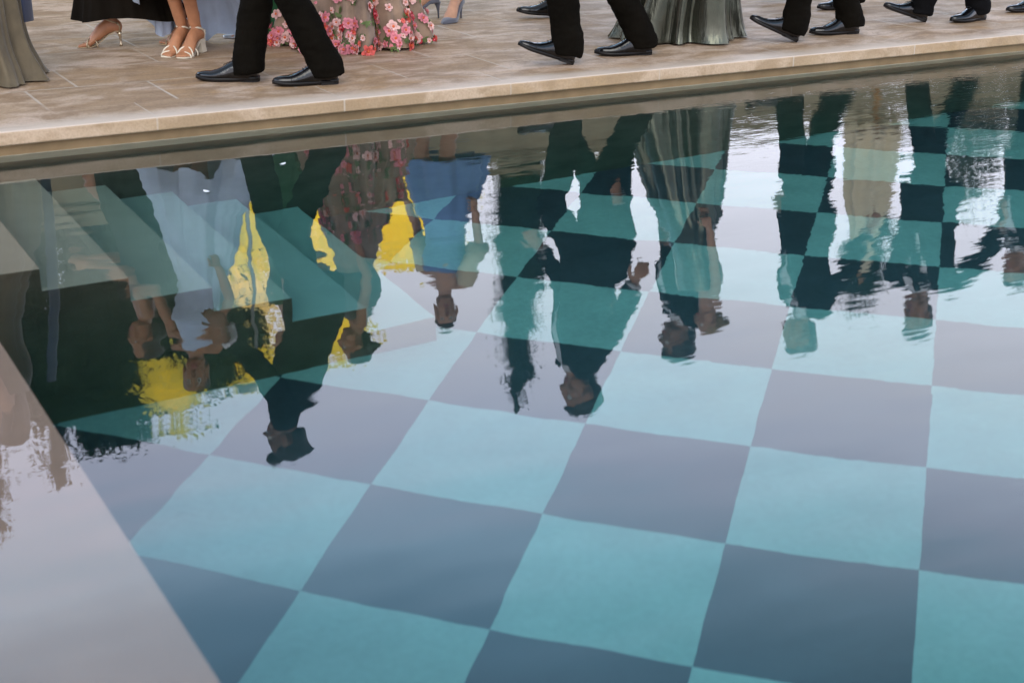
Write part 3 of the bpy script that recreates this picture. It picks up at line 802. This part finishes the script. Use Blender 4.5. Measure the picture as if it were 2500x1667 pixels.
# --- woman in green
J = person('woman in an emerald green gown walking behind the near man', (2.76, 1.72), 165, 1.58,
    [(2.80, 1.64, 165, 0), (2.70, 1.78, 165, 0)], sex='f', hair='brown', hairstyle='long', skin_i=1, footkind='heel', hh=.06)
gown(J, M['green'], [(J['chest']+Z*.09, .13, .115, .0), (J['chest'], .14, .135, .004), (J['waist'], .12, .10, .008), (J['pel']-Z*.05, .17, .14, .02), (A(.0, 0, .5), .19, .18, .05), (A(.0, 0, .2), .21, .21, .07), (A(0, 0, .05), .235, .235, .085)], seed=2)
for i in (0, 1): pump(J, i, .06, M['silver'], J['S'])
# --- woman in the flowered gown
M['tulle'] = cloth('beige_tulle', (.27, .185, .13), .85, .35, 90, .3)
FL = [plain('petal_pink', (.74, .25, .30), .6, 0, .2), plain('petal_coral', (.70, .12, .10), .6, 0, .2), plain('petal_blush', (.80, .50, .46), .6, 0, .1), plain('petal_red', (.55, .03, .05), .6, 0, .2), plain('embroidered_leaf', (.10, .14, .04), .7, 0, .4), plain('petal_heart', (.62, .12, .03), .6)]
def flowers(b, rings):
    rnd = random.Random(5); nr = len(rings); n = len(rings[0])
    zs = np.array([r[:, 2].mean() for r in rings])
    def put(zt, j):
        i = int(np.argmin(abs(zs - zt))); i = min(max(i, 1), nr-2)
        p = rings[i][j]; tz = unit(rings[i-1][j] - rings[i+1][j]); tx = unit(rings[i][(j+1) % n] - rings[i][(j-1) % n]); nn = unit(np.cross(tx, tz))
        c0 = rings[i].mean(0)
        if nn @ (p - c0) < 0: nn = -nn
        return p + nn*.006, tx, tz, nn
    for k in range(1350):
        dens = rnd.random()**2.3
        zt = .02 + dens*.75; j = rnd.randrange(n)
        p, tx, tz, nn = put(zt, j); kind = rnd.random()
        R_ = rnd.choice((.010, .013, .016, .020, .026, .030))*rnd.uniform(.85, 1.15)*(1 if zt < .4 else .7)
        a0 = rnd.random()*6
        if kind < .36 or (zt < .10 and kind < .55):    # leaf sprig
            for q in range(rnd.randint(3, 7)):
                a = a0 + rnd.uniform(-1.6, 1.6); d = tx*math.cos(a) + tz*math.sin(a); s = np.cross(nn, d); L = rnd.uniform(.016, .034)
                b.add([p, p + d*L*.5 + s*.006 + nn*.004, p + d*L + nn*.002, p + d*L*.5 - s*.006 + nn*.004], [(0, 1, 2, 3)], 5)
        else:
            c = rnd.choice((1, 1, 1, 2, 3, 3, 3, 4)); lay = 2 if R_ > .018 else 1
            for ly in range(lay):
                rr = R_*(1 - .42*ly); hgt = .004 + .007*ly; npet = rnd.randint(5, 8)
                for q in range(npet):
                    a = a0 + ly*.5 + TAU*q/npet; d = tx*math.cos(a) + tz*math.sin(a); s = np.cross(nn, d); wd = rr*rnd.uniform(.45, .7); rr_ = rr*rnd.uniform(.8, 1.15)
                    b.add([p + nn*.002, p + d*rr*.45 + s*wd*.7 + nn*hgt, p + d*rr_*.95 + s*wd*.45 + nn*hgt*1.5, p + d*rr_*1.05 + nn*hgt*1.1, p + d*rr_*.95 - s*wd*.45 + nn*hgt*1.5, p + d*rr*.45 - s*wd*.7 + nn*hgt], [(0, 1, 2, 3, 4, 5)], c)
            b.ell(p + nn*.008, (R_*.24,)*3, None, 7, 5, 6 if c != 4 else 1)
J = person('woman in a beige tulle gown embroidered with pink and red flowers', (2.975, 1.295), 165, 1.49,
    [(2.955, 1.225, 165, 0), (3.005, 1.365, 165, 0)], sex='f', hair='dark', hairstyle='bun', skin_i=0, footkind='heel', hh=.05, arms=[(.02, .02, .0), (-.02, .02, .0)])
gown(J, None, [(J['chest']+Z*.08, .128, .112, .0), (J['chest'], .138, .13, .004), (J['waist'], .115, .098, .01), (J['pel']-Z*.04, .17, .15, .03), (A(.0, .02, .52), .22, .22, .10), (A(.01, .04, .25), .275, .285, .14), (A(.02, .05, .08), .30, .33, .15), (A(.02, .06, .012), .31, .34, .15)],
     mats=[M['tulle']] + FL, extra=flowers, seed=1.2, folds=((8, 1.0, .3), (15, .5, 1.9), (27, .3, .7)))
b = MB(); b.tube([J['waist']+Z*.03, J['chest'], J['chest']+Z*.09, J['neck']-Z*.03], [(.128, .11), (.148, .145), (.145, .115), (.07, .07)], 24, side=J['l']); remesh(b.build('bodice', M['top_dark'], J['o']), .009, 3)
# --- woman in grey pumps
J = person('woman in a short blue chiffon dress and grey suede stiletto pumps', (3.85, 2.02), 208, 1.60,
    [(3.90, 1.925, 222, 0), (3.775, 2.0, 160, 0)], sex='f', hair='brown', hairstyle='short', skin_i=1, footkind='heel', hh=.095, arms=[(.05, .12, .02), (.05, .12, .02)], face=245)
gown(J, M['blue2'], [(J['chest']+Z*.09, .13, .115, .0), (J['chest'], .14, .135, .004), (J['waist'], .125, .105, .01), (J['pel'], .19, .16, .03), (J['pel']-Z*.2, .24, .21, .06), (J['pel']-Z*.33, .265, .235, .09)], folds=((7, 1.0, .3), (13, .6, 1.9)))
b = MB()
for i in (0, 1): b.tube([J['sh'][i], J['elb'][i]*.5+J['sh'][i]*.5, J['elb'][i]], [.055, .06, .07], 14)
b.build('sleeve', M['cream'], J['o'])
for i in (0, 1): pump(J, i, .095, M['pump'], J['S'])
# --- woman in the satin gown
J = person('woman in a grey-green satin gown whose hem sweeps the paving', (4.68, .68), 165, 1.45,
    [(4.66, .61, 165, 0), (4.72, .74, 165, 0)], sex='f', hair='blond', hairstyle='bun', skin_i=1, footkind='heel', hh=.05, arms=[(.12, .10, .0), (.1, .1, .0)], headshift=(.03, -.02), lean=(.11, -.06))
gown(J, M['satin'], [(J['chest']+Z*.09, .13, .115, .0), (J['chest'], .14, .13, .006), (J['waist'], .135, .115, .012), (J['pel']-Z*.04, .20, .17, .04), (A(-.04, .02, .55), .22, .22, .10), (A(-.07, 0.05, .26), .235, .26, .16), (A(-.08, 0.065, .09), .245, .295, .19), (A(-.085, .068, .008), .26, .325, .20)],
     folds=((6, .8, .6), (11, .6, 1.9), (17, .30, .7)), sharp=1.0, seed=2.6)

# ------------------------------------------------------------------ beyond the deck
# garden wall
b = MB(); rnd = random.Random(3)
b.box(A(8, 8.5, 1.28), (34, .35, 2.4)); b.box(A(8, 8.5, 2.53), (34.1, .47, .10))
w = tag(b.build('garden_wall', M['wallstone'], None, False), 'long tan garden wall behind the party, mirrored in the pool', 'wall')
# petals drifting on the water
for (x, y, a, lab) in ((1.872, -.586, .4, 'white petal floating on the dark reflection of the near man'), (1.493, -.85, 1.9, 'white petal floating on the reflection of the pale blue dress')):
    b = MB(); b.add([(-.016, 0, .004), (-.006, .008, .002), (.008, .009, .003), (.017, .001, .006), (.007, -.008, .003), (-.007, -.007, .002), (0, 0, .0015)], [(6, 1, 0), (6, 2, 1), (6, 3, 2), (6, 4, 3), (6, 5, 4), (6, 0, 5)])
    o = b.build('petal', M['shirt']); o.location = (x, y, 0); o.rotation_euler = (0, 0, a); tag(o, lab, 'petal', 'white petals floating on the pool')
# parasol
px, py = 9.08, 4.0
t = thing('parasol', (px, py, HT), 'closed cream parasol on a wooden pole, mirrored at the right of the pool', 'parasol')
b = MB(); b.tube([A(0, 0, .05), A(0, 0, 2.72)], [.026, .022], 14); b.tube([A(0, 0, 2.72), A(0, 0, 2.80)], [.03, .012], 12, dome=True); b.build('pole', M['wood'], t)
b = MB(); b.box(A(0, 0, .035), (.5, .5, .07)); b.tube([A(0, 0, .07), A(0, 0, .3)], [.04, .034], 14); b.build('base', M['metal'], t, False)
b = MB(); rings = []
th = np.linspace(0, TAU, 96, endpoint=False)
for s in np.linspace(0, 1, 40):
    z = 2.66 - 1.36*s; r = .035 + .155*min(1, s*1.6)**.8 + .03*s; fo = 1 + (.05 + .13*s)*np.sin(8*th + .3*math.sin(s*5)) + .04*s*np.sin(17*th+1)
    rings.append(np.stack([np.cos(th)*r*fo, np.sin(th)*r*fo, np.full(96, z) + .03*s*np.sin(8*th)], -1))
b.loft(rings, cap=False); b.build('canopy', M['cream'], t)
b = MB(); b.tube([A(.155*math.cos(a), .155*math.sin(a), 1.95) for a in np.linspace(0, TAU, 24)], [(.012, .006)]*24, 8); b.build('strap', M['cream'], t)

def tree(label, cat, root, trunk, limbs, clumps, leafm, n, size, seed, kind='tree', aspect=2.2, droop=0, core=.25, spray=5):
    """trunk/limb polylines with radii; crown of many small leaf faces spread through uneven clumps"""
    rnd = np.random.RandomState(seed)
    t = thing(kind, (root[0], root[1], .085), label, cat)
    b = MB()
    for pts, rad in [trunk] + limbs: b.tube([A(*p) for p in pts], rad, 10)
    b.build('trunk', M['bark'], t)
    V, F = [], []; mi = []
    tot = sum(c[1][0]*c[1][1]*c[1][2] for c in clumps)**1.0
    for c, r, *k in clumps:
        m_ = int(n*(r[0]*r[1]*r[2])/tot) + 40
        # leaf sprays: small twigs of leaves, denser near the rim of the clump
        ns = max(6, m_//9)
        for q in range(int(m_*core)):
            dd = rnd.normal(size=3); dd /= np.linalg.norm(dd); p = np.array(c) + dd*np.array(r)*rnd.rand()**.4*.92
            u = unit(rnd.normal(size=3)); v = unit(np.cross(u, rnd.normal(size=3))); s_ = size*rnd.uniform(1.5, 2.4); i0 = len(V)
            V += [p - u*s_*.5, p + v*s_*.35, p + u*s_*.5, p - v*s_*.35]; F.append((i0, i0+1, i0+2, i0+3)); mi.append(k[0] if k else 0)
        d = rnd.normal(size=(ns, 3)); d /= np.linalg.norm(d, axis=1)[:, None]
        rad = rnd.uniform(.25, 1.0, ns)**.55 * (1 + .22*rnd.normal(size=ns)*(rnd.rand(ns) < .3))
        cen = np.array(c) + d*rad[:, None]*np.array(r)
        for q in range(ns):
            ax = unit(d[q]*.8 + rnd.normal(size=3)*.6 + A(0, 0, -droop))
            for e in range(9):
                p = cen[q] + ax*(e/9*size*spray) + rnd.normal(size=3)*size*.7
                u = unit(ax*.7 + rnd.normal(size=3)); v = unit(np.cross(u, rnd.normal(size=3)))
                s = size*rnd.uniform(.6, 1.3); i0 = len(V)
                V += [p - u*s*.0, p + u*s*.5 + v*s/aspect*.5, p + u*s, p + u*s*.5 - v*s/aspect*.5]; F.append((i0, i0+1, i0+2, i0+3)); mi.append(k[0] if k else 0)
    me = bpy.data.meshes.new('crown'); me.from_pydata([tuple(x) for x in V], [], F)
    for x in (leafm if isinstance(leafm, list) else [leafm]): me.materials.append(x)
    me.polygons.foreach_set('material_index', mi)
    o = bpy.data.objects.new('crown', me); COL.objects.link(o); o.parent = t
    return t

# cypress standing alone
rc = random.Random(8); cl = []
for i in range(26):
    s = i/25; z = .9 + 6.15*s; r = .30*(1 - s**3.2)**.6*(1 + .18*rc.uniform(-1, 1)) + .03
    cl.append(((rc.uniform(-.06, .06), rc.uniform(-.06, .06), z), (r, r, .28)))
tree('tall narrow cypress tree against the bright sky', 'tree', (9.98, 12.0), ([(0, 0, 0), (0, 0, 3), (0, 0, 6.4)], [.11, .08, .02]), [], cl, M['leaf_cyp'], 24000, .06, 11, 'cypress_tree', 2.6, -.6, .5, 3)
# shrubby tree above the parasol
cl = [((rc.uniform(-.12, .18), rc.uniform(-.2, .2), 4.3 + i*.15), (.20, .20, .2)) for i in range(8)]
tree('small dark tree with a thin crown behind the closed parasol', 'tree', (14.35, 9.6), ([(0, 0, 0), (.05, 0, 2.4), (0, .02, 4.6)], [.09, .07, .03]), [([(.03, 0, 3.6), (.3, .1, 4.6), (.35, .1, 5.1)], [.03, .02, .008])], cl, M['leaf_dark'], 5000, .06, 12, 'tree', 2.4, .1, .3, 3)
# big evergreen at the left
cl = []
for i in range(46):
    x = rc.uniform(-2.3, 1.5); zt = 5.6 - .25*abs(x+.2) - (.35 if x > .7 else 0); z = rc.uniform(2.3, zt)
    cl.append(((x, rc.uniform(-1.1, 1.1), z), (rc.uniform(.4, .65), rc.uniform(.4, .65), rc.uniform(.3, .5))))
for i in range(22):
    x = -1.15 + 2.75*i/21; zt = 6.0 - .22*max(0, x) - .9*max(0, -x-.35)
    cl.append(((x, rc.uniform(-.5, .5), zt - rc.uniform(.3, .5)), (.34, .4, .34)))
    cl.append(((x, rc.uniform(-.5, .5), zt - rc.uniform(.7, 1.1)), (.42, .5, .4)))
for i in range(12):
    cl.append(((rc.uniform(-.3, 1.3), rc.uniform(-.6, .6), rc.uniform(3.4, 4.7)), (.5, .5, .42)))
for i in range(16):
    cl.append(((rc.uniform(-2.2, -.5), rc.uniform(-.6, .6), rc.uniform(2.3, 4.6)), (.5, .5, .42)))
tree('broad dark evergreen tree behind the women at the left', 'tree', (3.5, 11.2), ([(0, 0, 0), (.1, 0, 1.6), (0, 0, 4.6)], [.2, .16, .05]),
     [([(.1, 0, 1.6), (-1.1, .2, 3.4), (-1.8, .3, 4.6)], [.11, .07, .02]), ([(.05, 0, 1.9), (.9, -.2, 3.4), (1.2, 0, 4.6)], [.1, .06, .02])], cl, M['leaf_dark'], 52000, .11, 13, 'evergreen_tree', 2.8, .25, .5, 4)
# dense tree further left, two thin sprays reach into the sky
cl = []; lim = []
for x, top in ((.16, 6.15), (.85, 5.75)):
    pts = [(x*.2, 0, 2.4), (x*.7, .05, 4.0), (x, 0, 5.0), (x+.04, .03, top-.4), (x-.02, 0, top)]
    lim.append((pts, [.05, .03, .018, .012, .005]))
    for k in range(7): cl.append(((x + rc.uniform(-.06, .06), rc.uniform(-.05, .05), 4.9 + (top-4.9)*k/6), (.05, .05, .09)))
for i in range(40):
    x = rc.uniform(-1.6, 1.0); zt = 4.75 - .15*abs(x) + .25*math.sin(x*5)
    cl.append(((x, rc.uniform(-.5, .5), rc.uniform(2.2, zt)), (rc.uniform(.3, .5), .45, rc.uniform(.25, .4))))
tree('dense tree with two thin upright sprays, beyond the taupe gown', 'tree', (1.95, 9.6), ([(0, 0, 0), (0, 0, 1.2), (0, 0, 2.4)], [.13, .11, .08]), lim, cl, M['leaf_dark'], 16000, .075, 14, 'tree', 2.6, .1, .6, 3)
# clipped hedge behind the garden wall
cl = [((x, rc.uniform(-.3, .3), z), (.5, .45, .42)) for x in np.arange(-3.2, 3.0, .42) for z in (1.9, 2.6, 3.25)]
tree('long dark clipped hedge between the garden wall and the evergreen', 'hedge', (3.2, 13.2), ([(0, 0, 0), (0, 0, 2.6)], [.06, .03]), [([(x, 0, 0), (x, 0, 2.4)], [.05, .02]) for x in (-2.4, -1.2, 1.2, 2.4)], cl, M['leaf_dark'], 16000, .12, 41, 'hedge', 2.4, 0, .8, 2)
# yellow blossom trees
def yellow(label, x, y, top, w, seed, n=16000, zlo=2.2, rr=.35):
    r = random.Random(seed); cl = []
    for i in range(34):
        zz = r.uniform(zlo, top-rr); k = 1 - .55*((zz-2.2)/(top-2.2))**2
        cl.append(((r.uniform(-w, w)*k, r.uniform(-.7, .7), zz), (r.uniform(.8, 1.3)*rr,)*3, 1 if (r.random() < .35 and zz < top-1.2) else 0))
    tree(label, 'tree', (x, y), ([(0, 0, 0), (.05, 0, 1.5), (0, 0, top-1)], [.12, .10, .03]), [([(.05, 0, 1.5), (w*.6, .1, 3)], [.06, .02]), ([(.05, 0, 1.5), (-w*.6, .1, 3)], [.06, .02])], cl, [M['leaf_yellow_glow'], M['leaf_cream_glow']], n, .09, seed, 'blossom_tree', 1.7, 0, .5, 2.5)
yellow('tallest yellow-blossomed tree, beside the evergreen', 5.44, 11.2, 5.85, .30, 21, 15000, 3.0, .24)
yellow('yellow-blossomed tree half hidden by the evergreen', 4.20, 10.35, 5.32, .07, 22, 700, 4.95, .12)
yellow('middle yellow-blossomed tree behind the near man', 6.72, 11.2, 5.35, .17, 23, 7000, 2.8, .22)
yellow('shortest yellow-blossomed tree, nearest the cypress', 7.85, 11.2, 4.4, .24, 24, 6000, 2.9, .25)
# olive trees on the right
def olive(label, x, y, top, w, seed):
    r = random.Random(seed); cl = [((r.uniform(-w, w), r.uniform(-w, w)*.6, r.uniform(2.3, top)), (r.uniform(.3, .55),)*3) for i in range(15)]
    tree(label, 'tree', (x, y), ([(0, 0, 0), (.15, 0, 1.2), (.05, .1, 2.6)], [.16, .13, .07]), [([(.1, 0, 1.4), (.8, .1, 2.9)], [.08, .02]), ([(.1, 0, 1.4), (-.7, -.1, 3)], [.08, .02])], cl, M['leaf_olive'], 6000, .075, seed, 'olive_tree', 3.2)
olive('silvery olive tree at the right end of the garden wall', 17.3, 10.4, 4.1, 1.4, 31)
olive('smaller olive tree beyond the parasol', 20.3, 10.8, 3.9, 1.3, 32)
# lamp post among the yellow trees
t = thing('street_lamp', (5.27, 10.0, .085), 'slim grey lamp post with flat twin heads in front of the yellow trees', 'lamp')
b = MB(); b.tube([A(0, 0, 0), A(0, 0, 5.25)], [.035, .02], 10); b.build('pole', M['metal'], t)
for s in (-1, 1):
    b = MB(); b.box(A(s*.13, 0, 5.27), (.22, .10, .05)); b.build('lamp_head', M['metal'], t, False)

# ------------------------------------------------------------------ sky, sun, camera
SUN_EL, SUN_AZ = math.radians(38), math.radians(215)      # azimuth clockwise from +Y
W = bpy.data.worlds.new('World'); SC.world = W; W.use_nodes = True
nt = W.node_tree; bg = nt.nodes['Background']
sky = nt.nodes.new('ShaderNodeTexSky'); sky.sky_type = 'NISHITA'; sky.sun_disc = False
sky.sun_elevation = SUN_EL; sky.sun_rotation = SUN_AZ; sky.air_density = 1.0; sky.dust_density = 6.0; sky.ozone_density = 1.5
# bright evening haze low over the garden, clearer and bluer overhead
hs = nt.nodes.new('ShaderNodeHueSaturation'); hs.inputs['Saturation'].default_value = .5
nt.links.new(sky.outputs[0], hs.inputs['Color'])
tc = nt.nodes.new('ShaderNodeTexCoord')
sx = nt.nodes.new('ShaderNodeSeparateXYZ'); nt.links.new(tc.outputs['Generated'], sx.inputs[0])
rough = noisetex(nt, tc.outputs['Generated'], 2.2, 4, .5)
el = math_n(nt, 'ADD', sx.outputs[2], math_n(nt, 'MULTIPLY', math_n(nt, 'SUBTRACT', rough, .5), .10))
K = 1/5
haze = ramp(nt, el, [(0, (3.0*K, 2.95*K, 3.3*K)), (.33, (2.9*K, 2.95*K, 3.4*K)), (.42, (2.75*K, 3.0*K, 3.95*K)), (.475, (2.0*K, 3.0*K, 4.1*K)), (.525, (1.05*K, 1.9*K, 2.8*K)), (.58, (.6*K, 1.1*K, 1.7*K)), (.85, (.62*K, .66*K, .76*K))])
az = math_n(nt, 'ADD', math_n(nt, 'MULTIPLY', sx.outputs[0], .45), math_n(nt, 'MULTIPLY', sx.outputs[1], .89))
azf = ramp(nt, math_n(nt, 'ADD', math_n(nt, 'MULTIPLY', az, .5), .5), [(.1, (.58,)*3), (.62, (1,)*3)])
side = math_n(nt, 'MULTIPLY', ramp(nt, sx.outputs[0], [(.40, (0,)*3), (.64, (1,)*3)]), ramp(nt, sx.outputs[2], [(.40, (0,)*3), (.52, (1,)*3)]))
hz = mix(nt, 1.0, haze, azf, 'MULTIPLY')
hz = mix(nt, math_n(nt, 'MULTIPLY', side, .6), hz, (0, 0, 0))
sc_ = nt.nodes.new('ShaderNodeVectorMath'); sc_.operation = 'SCALE'; sc_.inputs['Scale'].default_value = 5/.10; nt.links.new(hz, sc_.inputs[0])
ad = nt.nodes.new('ShaderNodeVectorMath'); ad.operation = 'ADD'
s2 = nt.nodes.new('ShaderNodeVectorMath'); s2.operation = 'SCALE'; s2.inputs['Scale'].default_value = .3; nt.links.new(hs.outputs[0], s2.inputs[0])
nt.links.new(sc_.outputs[0], ad.inputs[0]); nt.links.new(s2.outputs[0], ad.inputs[1])
nt.links.new(ad.outputs[0], bg.inputs['Color']); bg.inputs['Strength'].default_value = .10
sd = bpy.data.lights.new('sun', 'SUN'); sd.energy = 1.5; sd.angle = math.radians(40); sd.color = (1, .93, .82)
so = bpy.data.objects.new('sun', sd); COL.objects.link(so)
dv = Vector((math.sin(SUN_AZ)*math.cos(SUN_EL), math.cos(SUN_AZ)*math.cos(SUN_EL), math.sin(SUN_EL)))
so.rotation_euler = dv.to_track_quat('Z', 'Y').to_euler(); so.location = (0, -4, 12)

cd = bpy.data.cameras.new('camera'); cam = bpy.data.objects.new('camera', cd); COL.objects.link(cam)
cd.sensor_width = 36; cd.lens = 51.705; cd.clip_end = 1500; cd.clip_start = .05
cam.location = (0, -5.7376, 1.2948)
from mathutils import Matrix
r = Vector((0.87501066, -0.48408051, 0.00473338)); u = Vector((0.16376678, 0.3051932, 0.93810317)); fw = Vector((0.45556205, 0.8200751, -0.34632361))
cam.rotation_euler = Matrix((r, u, -fw)).transposed().to_euler()
cd.dof.use_dof = True; cd.dof.focus_distance = 7.6; cd.dof.aperture_fstop = 4.0
SC.camera = cam

SC.view_settings.view_transform = 'Standard'; SC.view_settings.look = 'None'; SC.view_settings.exposure = 0
SC.render.engine = 'CYCLES'
c = SC.cycles
c.max_bounces = 10; c.diffuse_bounces = 3; c.glossy_bounces = 4; c.transmission_bounces = 8; c.transparent_max_bounces = 8
c.caustics_reflective = True; c.caustics_refractive = True; c.sample_clamp_indirect = 6; c.blur_glossy = .3
c.use_denoising = True; c.denoiser = 'OPENIMAGEDENOISE'; c.filter_width = 1.5
try: c.sampling_pattern = 'BLUE_NOISE'
except Exception: pass
